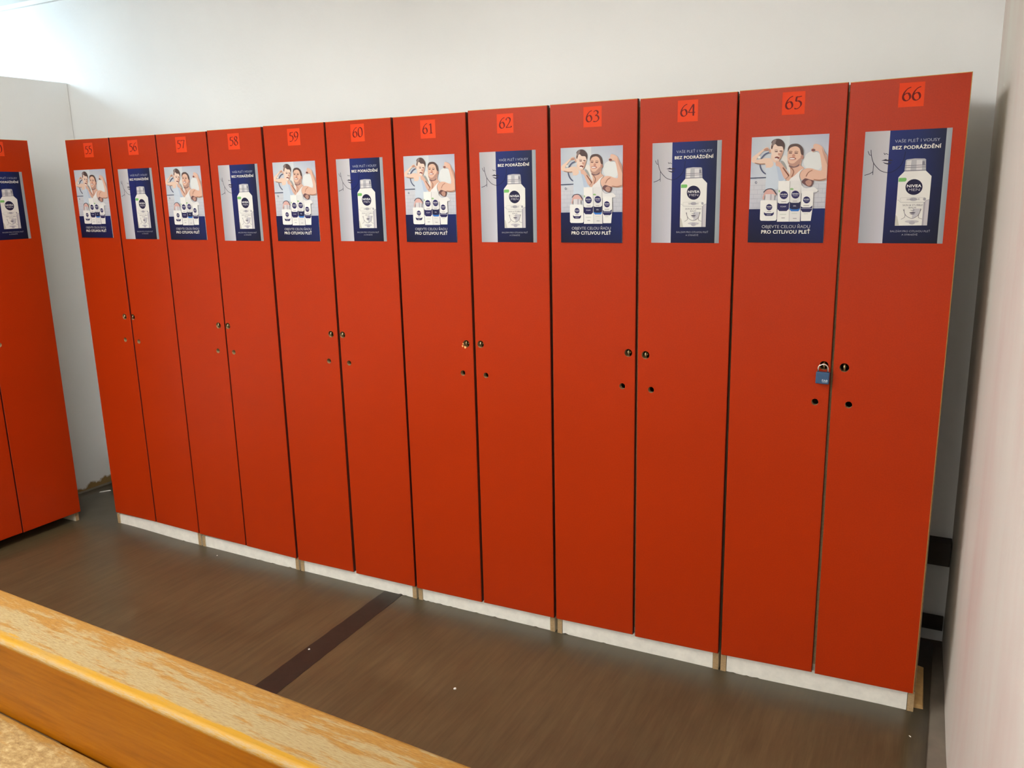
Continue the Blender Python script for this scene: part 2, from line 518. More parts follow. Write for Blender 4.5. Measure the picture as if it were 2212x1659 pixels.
    p.poly(A, [(1905, 450), (1960, 560), (2046, 720), (2046, 900), (1990, 760), (1935, 600)], (200, 154, 136))
    p.stroke(A, [(1500, 1190), (1560, 1090), (1660, 1030)], 24, (190, 138, 116))
    p.stroke(A, [(1700, 1275), (1860, 1292), (2000, 1255)], 30, (194, 142, 120))
    p.ell(A, 1690, 512, 52, 30, (128, 84, 82)); p.ell(A, 1775, 440, 60, 46, (228, 190, 170))
    # navy foot of the sheet
    p.rect(0, .678, 1, 1, (24, 27, 72), (27, 38, 98), (28, 34, 76), (21, 21, 42))
    # hand on the first bottle
    p.poly(B, [(480, 340), (540, 190), (620, 112), (720, 120), (820, 210), (832, 262), (780, 268), (560, 262), (520, 380)], (226, 178, 168))
    p.stroke(B, [(510, 190), (600, 112), (750, 108), (842, 235)], 22, (92, 84, 100))
    p.rect(*B(560, 240), *B(790, 410), (226, 220, 220), (214, 208, 210)); p.rect(*B(688, 240), *B(722, 410), (186, 178, 184))
    w1, w2 = (244, 241, 236), (232, 229, 226)
    p.poly(B, [(440, 402), (640, 396), (855, 402), (868, 430), (862, 760), (856, 900), (830, 940), (640, 946), (440, 942), (412, 910), (420, 650), (428, 430)], w1, False)
    p.poly(B, [(905, -105), (1215, -112), (1200, 450), (1180, 965), (865, 968), (890, 400)], w1, False)
    p.poly(B, [(1222, -115), (1498, -118), (1485, 450), (1462, 965), (1182, 966), (1205, 400)], w2, False)
    p.poly(B, [(1520, 165), (1812, 160), (1795, 560), (1738, 948), (1484, 950), (1488, 600)], w1, False)
    p.stroke(B, [(1210, -100), (1194, 450), (1180, 965)], 10, (170, 168, 172), False)
    nav = (44, 40, 86)
    p.poly(B, [(885, 460), (930, 485), (1140, 485), (1188, 440), (1178, 630), (1120, 686), (930, 686), (880, 630)], nav, False)
    p.poly(B, [(1200, 590), (1466, 590), (1462, 640), (1425, 692), (1240, 692), (1194, 640)], (54, 116, 196), False)
    p.poly(B, [(1205, 440), (1240, 466), (1430, 466), (1482, 430), (1470, 610), (1400, 640), (1260, 640), (1196, 610)], (36, 38, 74), False)
    p.poly(B, [(1484, 560), (1540, 590), (1720, 590), (1786, 540), (1772, 660), (1720, 713), (1530, 713), (1490, 660)], nav, False)
    p.poly(B, [(520, 712), (560, 742), (740, 742), (786, 708), (780, 770), (740, 812), (560, 812), (522, 772)], nav, False)
    p.rect(*B(1500, 612), *B(1775, 622), (190, 190, 200))
    for cx, cy, r in ((660, 582, 82), (1048, 264, 107), (1350, 252, 105), (1636, 392, 90)):
        p.ell(B, cx, cy, r, r, (46, 40, 92))
        p.text(B, 'NIVEA', cx - r * .8, cx + r * .8, cy - r * .34, cy - r * .02, (246, 244, 240), .02)
        p.text(B, 'MEN', cx - r * .62, cx + r * .62, cy + r * .14, cy + r * .44, (190, 186, 200))
    p.text(B, 'FOAM', 960, 1100, 548, 585, (220, 220, 226)); p.text(B, 'GEL', 1290, 1370, 530, 566, (220, 220, 226))
    p.text(B, 'BALM', 600, 700, 762, 790, (214, 214, 222))
    for x0, x1, y in ((600, 710, 698), (980, 1110, 438), (1280, 1395, 424), (1555, 1700, 540)):
        p.rect(*B(x0, y - 6), *B(x1, y + 6), (150, 140, 140))
    for x0, x1, y in ((945, 1110, 775), (1255, 1390, 745), (1560, 1670, 755)):
        p.rect(*B(x0, y - 10), *B(x1, y + 10), (212, 216, 204))
    for x0, x1, y in ((985, 1075, 868), (1285, 1380, 880)):
        p.rect(*B(x0, y - 8), *B(x1, y + 8), (150, 146, 152))
    p.ell(B, 1256, 106, 46, 26, (156, 198, 136)); p.ell(B, 926, 160, 18, 32, (156, 198, 136))
    p.text(B, 'OBJEVTE CELOU ŘADU', 465, 1720, 1056, 1140, (206, 204, 206), -.006)
    p.text(B, 'PRO CITLIVOU PLEŤ', 450, 1720, 1190, 1284, (250, 246, 234), .022)
    return p.mesh('poster_family', M_PRINT)

# ------------------------------------------------------------------ poster of the balm bottle
def poster_bottle():
    p = Print(.21, .297)
    C = sheet_map((72, 103), (1125, 60), (1080, 1622), (50, 1615))
    p.rect(0, 0, .16, 1, (178, 178, 182), (196, 192, 194), (190, 188, 194), (166, 168, 174))
    p.rect(.16, 0, .295, 1, (196, 192, 194), (208, 204, 206), (206, 204, 212), (190, 188, 194))
    p.rect(.295, 0, .62, .5, (34, 46, 112), (32, 44, 98), (28, 38, 92), (30, 36, 100))
    p.rect(.62, 0, .94, .5, (32, 44, 98), (32, 36, 62), (26, 30, 60), (28, 38, 92))
    p.rect(.295, .5, .94, 1, (30, 36, 100), (26, 30, 60), (22, 24, 40), (24, 26, 62))
    p.rect(.938, 0, 1, 1, (168, 174, 178), (156, 164, 168), (150, 156, 160), (160, 166, 168))
    ink = (46, 40, 58)
    p.stroke(C, [(155, 345), (165, 430), (195, 520), (250, 590), (300, 630), (368, 650)], 8, ink)
    p.stroke(C, [(368, 650), (430, 640), (500, 590), (545, 530), (570, 450), (580, 370)], 7, (20, 22, 56))
    p.stroke(C, [(118, 362), (138, 408), (160, 414)], 7, ink)
    p.stroke(C, [(195, 520), (193, 600), (192, 676)], 7, ink)
    p.stroke(C, [(90, 684), (150, 664), (194, 636)], 8, ink)
    p.stroke(C, [(318, 386), (328, 406), (345, 396), (372, 408)], 7, ink)
    p.poly(C, [(288, 488), (318, 478), (345, 468), (365, 478), (395, 470), (440, 490), (365, 494)], ink, False)
    p.poly(C, [(306, 506), (340, 518), (375, 522), (420, 508), (400, 534), (370, 540), (335, 530)], ink, False)
    # cap
    p.poly(C, [(590, 486), (606, 474), (700, 462), (815, 464), (832, 474), (838, 622), (580, 632)], (186, 184, 188), False)
    p.poly(C, [(606, 492), (660, 484), (652, 622), (600, 626)], (226, 222, 220), False)
    p.poly(C, [(722, 484), (790, 482), (790, 618), (722, 620)], (222, 219, 219), False)
    p.poly(C, [(790, 500), (818, 498), (822, 545), (790, 546)], (132, 130, 140), False)
    for y in (556, 582):
        p.stroke(C, [(586, y + 2), (836, y - 6)], 8, (132, 128, 136), False)
    p.stroke(C, [(582, 628), (838, 618)], 9, (126, 122, 132), False)
    # bottle
    p.poly(C, [(582, 634), (836, 624), (908, 700), (906, 760), (886, 1370), (498, 1373), (512, 716), (524, 700)], (240, 237, 230), False)
    p.poly(C, [(846, 1030), (898, 1010), (886, 1370), (834, 1370)], (206, 200, 204), False)
    p.poly(C, [(832, 1050), (852, 1046), (842, 1370), (822, 1370)], (176, 170, 176), False)
    p.poly(C, [(706, 1140), (790, 1140), (780, 1210), (740, 1256), (702, 1272)], (202, 199, 204), False)
    p.poly(C, [(500, 1220), (522, 1250), (548, 1370), (498, 1372)], (206, 202, 190), False)
    p.poly(C, [(518, 722), (600, 720), (612, 732), (610, 758), (596, 772), (514, 774)], (124, 190, 106), False)
    p.ell(C, 706, 846, 103, 107, (34, 30, 64))
    p.text(C, 'NIVEA', 620, 794, 812, 850, (250, 248, 244), .022)
    p.text(C, 'MEN', 640, 776, 864, 900, (206, 202, 208), -.005)
    p.stroke(C, [(512, 1022), (530, 1024), (552, 1052), (700, 1056), (846, 1052), (868, 1024), (896, 1020)], 5, (176, 172, 172), False)
    p.stroke(C, [(560, 1040), (548, 1014), (562, 992), (700, 986), (840, 990)], 4, (206, 202, 196))
    p.ell(C, 706, 1012, 46, 24, (186, 182, 188))
    p.text(C, 'SENSITIVE', 626, 782, 1002, 1024, (126, 122, 130)); p.ell(C, 840, 1010, 18, 20, (168, 164, 170))
    p.text(C, 'SKIN & STUBBLE', 580, 822, 1080, 1104, (112, 108, 120)); p.text(C, 'BALM', 656, 742, 1114, 1137, (112, 108, 120))
    g = (120, 114, 124)
    p.stroke(C, [(602, 1146), (608, 1200), (640, 1246), (700, 1274), (752, 1250), (786, 1205), (798, 1140)], 6, g)
    p.stroke(C, [(590, 1150), (598, 1170), (606, 1172)], 5, g); p.stroke(C, [(806, 1145), (800, 1166), (792, 1170)], 5, g)
    p.stroke(C, [(614, 1214), (612, 1256), (570, 1286)], 5, g); p.stroke(C, [(780, 1214), (780, 1262), (824, 1282)], 5, g)
    p.stroke(C, [(680, 1160), (702, 1166), (726, 1158)], 6, g); p.ell(C, 704, 1196, 36, 10, (104, 98, 110)); p.ell(C, 704, 1216, 26, 6, (140, 134, 142))
    p.ell(C, 702, 1316, 84, 20, (204, 199, 204)); p.ell(C, 704, 1332, 36, 26, (184, 178, 186))
    p.text(C, 'VAŠE PLEŤ I VOUSY', 445, 986, 210, 251, (186, 192, 208), -.006)
    p.text(C, 'BEZ PODRÁŽDĚNÍ', 420, 1003, 296, 341, (250, 247, 236), .022)
    p.text(C, 'BALZÁM PRO CITLIVOU PLEŤ', 445, 926, 1436, 1462, (176, 176, 184), -.004)
    p.text(C, 'A STRNIŠTĚ', 585, 778, 1485, 1509, (176, 176, 184), -.004)
    return p.mesh('poster_bottle', M_PRINT)

POSTER_A = poster_family()
POSTER_B = poster_bottle()

# ------------------------------------------------------------------ number stickers, serif figures drawn with a broad nib
DIG = {
    '0': [[(.26, .69), (.12, .6), (.07, .35), (.12, .09), (.26, 0), (.40, .09), (.45, .35), (.40, .6), (.26, .69)]],
    '1': [[(.12, .58), (.26, .68)], [(.27, .69), (.27, .35), (.27, .01)], [(.14, .01), (.40, .01)]],
    '2': [[(.08, .52), (.13, .64), (.26, .69), (.39, .61), (.39, .46), (.27, .27), (.07, .03)], [(.07, .03), (.28, .04), (.46, .04), (.48, .12)]],
    '3': [[(.08, .60), (.22, .69), (.37, .62), (.36, .48), (.19, .38)], [(.19, .38), (.36, .35), (.44, .2), (.36, .05), (.20, -.01), (.06, .02)]],
    '4': [[(.35, .69), (.20, .46), (.04, .20)], [(.04, .20), (.25, .20), (.48, .20)], [(.36, .69), (.36, .35), (.36, .0)]],
    '5': [[(.46, .68), (.30, .65), (.17, .66)], [(.17, .66), (.13, .41)], [(.13, .40), (.27, .42), (.41, .33), (.42, .17), (.31, .03), (.18, -.02), (.06, .01)]],
    '6': [[(.46, .71), (.28, .63), (.13, .44), (.07, .22), (.13, .06), (.27, .0), (.41, .09), (.43, .25), (.34, .39), (.21, .38), (.10, .28)]],
    '7': [[(.05, .58), (.07, .65), (.25, .65), (.46, .66)], [(.46, .66), (.32, .38), (.20, .0)]],
    '8': [[(.27, .38), (.13, .48), (.13, .62), (.27, .69), (.40, .61), (.38, .47), (.26, .37), (.11, .26), (.08, .12), (.16, .02), (.28, 0), (.41, .07), (.43, .19), (.36, .30), (.27, .38)]],
}
DIG['9'] = [[(.52 - x, .69 - y) for x, y in st] for st in DIG['6']]
def sticker_mesh(num):
    S = .061
    p = Print(S, S, .00004)
    p.rect(0, 0, 1, 1, (234, 68, 24), (236, 72, 28), (238, 74, 26), (236, 68, 22))
    k = .047 / S
    for i, ch in enumerate(num):
        for st in DIG[ch]:
            pts = open_spline(st, 5) if len(st) > 2 else [st[0], tuple((a + b) / 2 for a, b in zip(*st)), st[1]]
            p.layer += 1
            edge = []
            for j, q in enumerate(pts):
                a = pts[max(j - 1, 0)]; b = pts[min(j + 1, len(pts) - 1)]
                th = math.atan2(b[1] - a[1], b[0] - a[0])
                h = max(.024, .057 * abs(math.sin(th - math.radians(22))))
                nx, ny = -math.sin(th) * h, math.cos(th) * h
                f = lambda X, Y: (.115 + (i * .50 + X) * k, .74 - Y * k)
                edge.append((f(q[0] + nx, q[1] + ny), f(q[0] - nx, q[1] - ny)))
            for e0, e1 in zip(edge, edge[1:]):
                p.add([e0[0], e1[0], e1[1], e0[1]], (110, 26, 22), up=False)
    return p.mesh('number_' + num, M_STICK, (228, 68, 28))

# ------------------------------------------------------------------ the room
def structure(o): o['kind'] = 'structure'; return o
XL_ROOM, Y_FRONT = -4.3, -5.4

def grid_floor(name, x0, x1f, y0, y1, dz, mat, thick):
    bm = bmesh.new()
    nx, ys = 60, [y0, -3, -1.5, -.6, -.3, 0, .25, y1]
    top, bot = [], []
    for y in ys:
        xe = x1f(y)
        rt = []; rb = []
        for i in range(nx + 1):
            x = x0 + (xe - x0) * i / nx
            rt.append(bm.verts.new((x, y, fz(x) + dz))); rb.append(bm.verts.new((x, y, fz(x) + dz - thick)))
        top.append(rt); bot.append(rb)
    for a in range(len(ys) - 1):
        for i in range(nx):
            f = bm.faces.new((top[a][i], top[a][i + 1], top[a + 1][i + 1], top[a + 1][i])); f.smooth = True
            bm.faces.new((bot[a][i], bot[a + 1][i], bot[a + 1][i + 1], bot[a][i + 1]))
    for i in range(nx):
        bm.faces.new((top[0][i], bot[0][i], bot[0][i + 1], top[0][i + 1])); bm.faces.new((top[-1][i], top[-1][i + 1], bot[-1][i + 1], bot[-1][i]))
    for a in range(len(ys) - 1):
        bm.faces.new((top[a][0], top[a + 1][0], bot[a + 1][0], bot[a][0])); bm.faces.new((top[a][-1], bot[a][-1], bot[a + 1][-1], top[a + 1][-1]))
    return structure(link(name, bm_mesh(bm, name), None, None, [mat]))

grid_floor('floor_slab', XL_ROOM - .1, lambda y: right_x(y) + .1, Y_FRONT - .1, BACK_Y + .1, -.005, M_SLAB, .12)
grid_floor('floor', LEFT_X + .045, lambda y: 3.634, Y_FRONT, BACK_Y - .03, 0.0, M_VINYL, .004)

structure(box('wall_back', XL_ROOM - .1, RW_X + .12, BACK_Y, BACK_Y + .12, -.1, CEIL_Z + .1, M_WALL))
structure(box('wall_far_side', XL_ROOM - .12, XL_ROOM, Y_FRONT - .12, BACK_Y, -.1, CEIL_Z + .1, M_WALL))
structure(box('wall_front', XL_ROOM - .1, right_x(Y_FRONT) + .3, Y_FRONT - .12, Y_FRONT, -.1, CEIL_Z + .1, M_WALL))
structure(box('ceiling', XL_ROOM - .1, right_x(Y_FRONT) + .3, Y_FRONT - .1, BACK_Y + .1, CEIL_Z, CEIL_Z + .1, M_CEIL))
structure(box('wall_left', LEFT_X - .10, LEFT_X, -3.6, BACK_Y - .001, -.1, PART_Z, M_PART, bevel=.004, seg=2))
# slanted right wall, its foot thickening slightly towards the floor
bm = bmesh.new()
ys = [Y_FRONT - .1, -3.5, -2.5, -1.5, -.8, -.4, -.2, 0, .2, .35, BACK_Y]
zs = [-.1, 0, .05, .12, .25, .5, 1, 1.6, 2.2, CEIL_Z + .1]
gr = []
rr = random.Random(3)
for y in ys:
    row = []
    for z in zs:
        foot = .007 * max(0, 1 - z / .25) * max(0, min(1, (.35 - y) / .6))
        row.append(bm.verts.new((right_x(y) - foot + rr.uniform(-.0012, .0012), y, z)))
    gr.append(row)
bk = [[bm.verts.new((right_x(y) + .14, y, z)) for z in (zs[0], zs[-1])] for y in ys]
for a in range(len(ys) - 1):
    for k in range(len(zs) - 1):
        f = bm.faces.new((gr[a][k], gr[a + 1][k], gr[a + 1][k + 1], gr[a][k + 1])); f.smooth = True
    bm.faces.new((bk[a][0], bk[a][1], bk[a + 1][1], bk[a + 1][0]))
structure(link('wall_right', bm_mesh(bm, 'wall_right'), None, None, [M_RIGHT]))
# ceiling cove strip on the back wall, cable duct line under it
structure(box('trim_1', XL_ROOM, RW_X - .01, BACK_Y - .018, BACK_Y, CEIL_Z - .022, CEIL_Z, M_CEIL))

# ------------------------------------------------------------------ lamps
def ceiling_lamp(loc, rz, length, width, col, strength, label):
    t = tag(empty('ceiling_lamp', loc, rz), label, 'lamp')
    L, w = length / 2, width / 2
    box('housing', -L, L, -w, w, -.03, 0, M_LAMP_BODY, t, .004)
    em = mat_emit('tube_cover_light', col, strength)
    box('diffuser', -L + .03, L - .03, -w + .015, w - .015, -.065, -.031, em, t, .012, 3)
    for s in (-1, 1):
        box('end_cap', min(s * L, s * (L - .028)), max(s * L, s * (L - .028)), -w + .005, w - .005, -.07, -.031, M_LAMP_BODY, t, .004)
    return t
ceiling_lamp((1.60, -1.80, CEIL_Z), math.pi / 2, 1.55, .16, MAIN_COL, LAMP_MAIN, 'long fluorescent ceiling lamp above the locker aisle and bench')
ceiling_lamp((2.60, -4.30, CEIL_Z), 0, 1.25, .16, MAIN_COL, FILL_REAR, 'added fill lamp on the ceiling at the rear end of the changing room')  # unseen fixture added as frontal fill for doors, plinths and slits
ceiling_lamp((0.10, -4.30, CEIL_Z), 0, 1.25, .16, MAIN_COL, FILL_REAR * .7, 'added fill lamp on the ceiling over the rear left part of the changing room')  # second unseen fill fixture, added to lift the ambient level
for lx, ll in ((-1.90, 'cool white ceiling lamp just beyond the low partition wall'), (-3.15, 'cool white ceiling lamp far beyond the partition, near the far side wall')):
    ceiling_lamp((lx, -.30, CEIL_Z), 0, 1.25, .16, FAR_COL, LAMP_FAR, ll)

# ------------------------------------------------------------------ lockers
def door_mesh(quad, holes, name, th=.018, cham=.0016, pale=()):
    """quad: (xL_top,zT),(xR_top,zT),(xR_bot,zB),(xL_bot,zB); holes: (x,z,r)"""
    bm = bmesh.new()
    def ring(y, ins):
        cx = sum(q[0] for q in quad) / 4; cz = sum(q[1] for q in quad) / 4
        return [bm.verts.new((q[0] - math.copysign(ins, q[0] - cx), y, q[1] - math.copysign(ins, q[1] - cz))) for q in quad]
    f_in, f_out, b_out = ring(0, cham), ring(cham, 0), ring(th, 0)
    def circ(x, z, r, y, n=20): return [bm.verts.new((x + r * math.cos(2 * math.pi * k / n), y, z + r * math.sin(2 * math.pi * k / n))) for k in range(n)]
    hf = [circ(x, z, r, 0) for x, z, r in holes]; hb = [circ(x, z, r, th) for x, z, r in holes]
    def loop_edges(L): return [bm.edges.new((L[i], L[(i + 1) % len(L)])) for i in range(len(L))]
    for outer, inner, mi in ((f_in, hf, 0), (b_out, hb, 2)):
        es = loop_edges(outer)
        for h in inner: es += loop_edges(h)
        before = set(bm.faces)
        bmesh.ops.triangle_fill(bm, use_beauty=True, edges=es)
        for f in set(bm.faces) - before: f.material_index = mi
    def band(a, b, mi):
        n = len(a)
        for i in range(n):
            f = bm.faces.new((a[i], a[(i + 1) % n], b[(i + 1) % n], b[i])); f.material_index = mi
    n0 = set(bm.faces); band(f_in, f_out, 5)
    sides = ('top', 'right', 'bottom', 'left')
    for i in range(4):
        if sides[i] in pale:
            for f in set(bm.faces) - n0:
                if set(f.verts) == {f_in[i], f_in[(i + 1) % 4], f_out[i], f_out[(i + 1) % 4]}: f.material_index = 1
    band(f_out, b_out, 3)
    for a, b in zip(hf, hb): band(a, b, 4)
    me = bm_mesh(bm, name)
    for mt in (M_RED, M_EDGE, M_WHITE_BOARD, M_RED_EDGE, M_CHIP, M_RED): me.materials.append(mt)
    return me

def cup_mesh():
    bm = bmesh.new(); n = 16
    prof = [(.0130, .0185), (.0130, .030), (.011, .034), (.006, .036), (.0, .0365)]
    rings = []
    for r, y in prof:
        if r == 0: rings.append([bm.verts.new((0, y, 0))]); continue
        rings.append([bm.verts.new((r * math.cos(2 * math.pi * k / n), y, r * math.sin(2 * math.pi * k / n))) for k in range(n)])
    for a, b in zip(rings, rings[1:]):
        for k in range(n):
            if len(b) == 1: bm.faces.new((a[k], a[(k + 1) % n], b[0]))
            else: bm.faces.new((a[k], a[(k + 1) % n], b[(k + 1) % n], b[k]))
    return bm_mesh(bm, 'lock_cup', True)
def eye_mesh():
    bm = bmesh.new()
    pts = [(0, .0085 + .0085 * math.cos(2 * math.pi * k / 20), .0 + .0085 * math.sin(2 * math.pi * k / 20)) for k in range(20)]
    bm_tube(bm, pts, .0030, 10, closed=True)
    bm_tube(bm, [(0, .014, 0), (0, .034, 0)], .0045, 10)
    me = bm_mesh(bm, 'lock_eye', True)
    return me
CUP = cup_mesh(); CUP.materials.append(M_CUP)
EYE = eye_mesh(); EYE.materials.append(M_STEEL)
DEPTH = .40
def make_locker(origin, rz, doors, label, plinth=True, floor=0.0, zt=1.848, width=None, feet=False):
    """doors: list of two dicts in the unit's own frame: x along the row, y into the wall, z up (world height)"""
    t = tag(empty('locker', origin, rz), label, 'locker', 'red double lockers')
    x0, x1 = doors[0]['q'][0][0] - .001, doors[1]['q'][1][0] + .001
    x0 = min(x0, doors[0]['q'][3][0]); x1 = max(x1, doors[1]['q'][2][0])
    xm = (doors[0]['q'][1][0] + doors[1]['q'][0][0]) / 2
    zb = min(d['q'][2][1] for d in doors); ztop = min(d['q'][0][1] for d in doors) - .004
    yf = .020
    g = floor
    pf = .0125
    for a, b in ((x0 + .002, x0 + .020), (x1 - .020, x1 - .002)):
        bm = bmesh.new()
        bm_box(bm, a, b, yf, DEPTH, zb + .001, ztop)
        bm_box(bm, a, b, .010 if plinth else yf, DEPTH, g, zb + .001)
        me = bm_mesh(bm, 'side_panel')
        me.materials.append(M_CREAM); me.materials.append(M_CHIP)
        for p in me.polygons:
            if p.normal.y < -.5: p.material_index = 1
        link('side_panel', me, t)
    box('divider', xm - .009, xm + .009, yf, DEPTH - .005, zb + .02, ztop - .018, M_CHIP, t)
    box('top_panel', x0 + .020, x1 - .020, yf, DEPTH, ztop - .018, ztop, M_CREAM, t)
    box('bottom_panel', x0 + .020, x1 - .020, yf, DEPTH, zb + .002, zb + .020, M_CREAM, t)
    box('back_panel', x0 + .020, x1 - .020, DEPTH - .005, DEPTH, zb + .020, ztop - .018, M_CREAM, t)
    if plinth:
        # front board with a slightly nibbled lower edge
        bm = bmesh.new(); n = 48
        rr = random.Random(int(origin[0] * 100))
        A = x0 + .0215; B = x1 - .0215; up, lo, upb, lob = [], [], [], []
        for i in range(n + 1):
            x = A + (B - A) * i / n
            e = g + .0008 + (rr.uniform(.001, .0035) if rr.random() < .22 else 0)
            up.append(bm.verts.new((x, pf, zb + .001))); lo.append(bm.verts.new((x, pf, e)))
            upb.append(bm.verts.new((x, pf + .016, zb + .001))); lob.append(bm.verts.new((x, pf + .016, e)))
        for i in range(n):
            for q in ((up[i], up[i + 1], lo[i + 1], lo[i]), (upb[i], lob[i], lob[i + 1], upb[i + 1]), (lo[i], lo[i + 1], lob[i + 1], lob[i]), (up[i], upb[i], upb[i + 1], up[i + 1])): bm.faces.new(q)
        bm.faces.new((up[0], lo[0], lob[0], upb[0])); bm.faces.new((up[-1], upb[-1], lob[-1], lo[-1]))
        link('plinth', bm_mesh(bm, 'plinth'), t, None, [M_WHITE_BOARD])
    for d in doors:
        kx, kz = d['knob']; hx, hz = d['hole']
        dm = door_mesh(d['q'], [(kx, kz, .0130), (hx, hz, .0100)], 'door', pale=d.get('pale', ('top',)))
        od = link('door', dm, t)
        od['label'] = 'red laminate door numbered ' + d['num']
        ps = link('poster', POSTER_A if d['art'] == 'A' else POSTER_B, od, (d['poster'][0], -.0001, d['poster'][1]))
        ps['label'] = 'printed poster of a man and a boy flexing their arms' if d['art'] == 'A' else 'printed poster of a white lotion bottle on dark blue'
        st = link('number_sticker', sticker_mesh(d['num']), od, (d['stick'][0], -.0001, d['stick'][1]))
        st['label'] = 'orange number sticker reading ' + d['num']
        link('lock_cup', CUP, od, (kx, 0, kz)); link('lock_eye', EYE, od, (kx, 0, kz))
    return t

Z0 = .07
# measured door corners: left x top/bottom, right x top/bottom, z top left/right, z bottom left/right
D = {55: (.0211, .0283, .3063, .3095, 1.7829, 1.7800, .0199, .0166), 56: (.3147, .3170, .5956, .5952, 1.7801, 1.7781, .0160, .0080),
     57: (.6034, .6010, .8894, .8863, 1.7783, 1.7764, .0067, .0004), 58: (.8973, .8925, 1.1832, 1.1790, 1.7794, 1.7782, -.0007, -.0065),
     59: (1.1951, 1.1903, 1.4904, 1.4869, 1.7803, 1.7783, -.0093, -.0082), 60: (1.4988, 1.5001, 1.7909, 1.7928, 1.7780, 1.7777, -.0107, -.0103),
     61: (1.8005, 1.8016, 2.0961, 2.0970, 1.7771, 1.7768, -.0128, -.0109), 62: (2.1055, 2.1069, 2.3991, 2.4006, 1.7807, 1.7790, -.0099, -.0070),
     63: (2.4089, 2.4097, 2.7010, 2.7015, 1.7797, 1.7793, -.0071, -.0018), 64: (2.7094, 2.7105, 3.0009, 3.0002, 1.7777, 1.7777, -.0064, .0003),
     65: (3.0066, 3.0102, 3.2970, 3.2962, 1.7793, 1.7807, -.0001, .0105), 66: (3.3024, 3.3058, 3.5925, 3.5878, 1.7797, 1.7841, .0085, .0156)}
KNOB = {55: (.272, 1.001), 56: (.327, 1.002), 57: (.855, .991), 58: (.909, .992), 59: (1.457, .988), 60: (1.514, .989), 61: (2.069, .988), 62: (2.128, .990),
        63: (2.678, .996), 64: (2.736, .993), 65: (3.278, .999), 66: (3.334, .997)}
HOLE = {55: (.258, .894), 56: (.347, .891), 57: (.838, .881), 58: (.929, .881), 59: (1.438, .880), 60: (1.537, .879), 61: (2.051, .880), 62: (2.146, .879),
        63: (2.658, .884), 64: (2.756, .880), 65: (3.259, .888), 66: (3.352, .888)}
POST = {55: (.055, 1.354), 56: (.346, 1.349), 57: (.632, 1.348), 58: (.941, 1.345), 59: (1.229, 1.346), 60: (1.538, 1.347), 61: (1.838, 1.346), 62: (2.146, 1.347),
        63: (2.445, 1.348), 64: (2.750, 1.349), 65: (3.046, 1.352), 66: (3.348, 1.352)}
STICK = {55: (.142, 1.703), 56: (.428, 1.702), 57: (.716, 1.701), 58: (1.008, 1.700), 59: (1.315, 1.702), 60: (1.614, 1.702), 61: (1.915, 1.699), 62: (2.216, 1.701),
         63: (2.524, 1.704), 64: (2.826, 1.703), 65: (3.126, 1.705), 66: (3.424, 1.707)}
LOCKER_LABEL = {55: 'red double locker, doors 55 and 56, at the row end by the partition',
                57: 'red double locker, doors 57 and 58, second in the row from the partition corner',
                59: 'red double locker, doors 59 and 60, third in the row from the partition corner',
                61: 'red double locker, doors 61 and 62, with chipped laminate beside one lock hole',
                63: 'red double locker, doors 63 and 64, next to the locker with the blue padlock',
                65: 'red double locker, doors 65 and 66, beside the pinkish wall, with blue padlock'}
for n in range(55, 67, 2):
    ox = n - 55
    base_x = D[n][0]
    ds = []
    for k in (n, n + 1):
        a = D[k]
        ds.append(dict(num=str(k), art='A' if k % 2 else 'B',
                       q=[(a[0] - base_x, a[4] + Z0), (a[2] - base_x, a[5] + Z0), (a[3] - base_x, a[7] + Z0), (a[1] - base_x, a[6] + Z0)],
                       pale=('top', 'left') if k == 55 else ('top', 'right') if k == 66 else ('top',), knob=(KNOB[k][0] - base_x, KNOB[k][1] + Z0), hole=(HOLE[k][0] - base_x, HOLE[k][1] + Z0),
                       poster=(POST[k][0] - base_x, POST[k][1] + Z0), stick=(STICK[k][0] - base_x, STICK[k][1] + Z0)))
    gx = min(fz(D[n][0]), fz(D[n + 1][2]), fz((D[n][0] + D[n + 1][2]) / 2))
    lk = make_locker((base_x, 0, 0), 0, ds, LOCKER_LABEL[n], floor=gx)

# the locker standing against the partition, doors facing along the row
q0 = dict(num='49', art='A', q=[(0, 1.860), (.2935, 1.860), (.2935, .0735), (0, .0735)], knob=(.268, 1.066), hole=(.252, .957), poster=(.045, 1.424), stick=(.115, 1.788))
q1 = dict(num='50', art='B', q=[(.2995, 1.860), (.5955, 1.860), (.5955, .0720), (.2995, .0720)], knob=(.314, 1.070), hole=(.325, .963), poster=(.336, 1.424), stick=(.418, 1.788))
left = make_locker((-.190, -.631, 0), math.pi / 2, [q0, q1], 'red double locker against the partition, open dark gap below its doors', plinth=False, floor=.022)

# chipped laminate beside the lock hole of door 61
bm = bmesh.new()
for cx, cz, r in ((2.0535, 1.049, .0042), (2.064, 1.0455, .0050), (2.056, 1.0575, .0030)):
    vsx = [bm.verts.new((cx - D[61][0] + r * (.7 + .5 * random.random()) * math.cos(k * .785), -.0004, cz - Z0 + Z0 + r * (.7 + .5 * random.random()) * math.sin(k * .785))) for k in range(8)]
    bm.faces.new(vsx)
d61 = [o for o in bpy.data.objects if o.get('label') == 'red laminate door numbered 61'][0]
ch = link('chipped_patch', bm_mesh(bm, 'chipped_patch'), d61, None, [simple('bare_chip', (238, 176, 110), .8)])
ch['label'] = 'pale chipped laminate beside the lock hole'

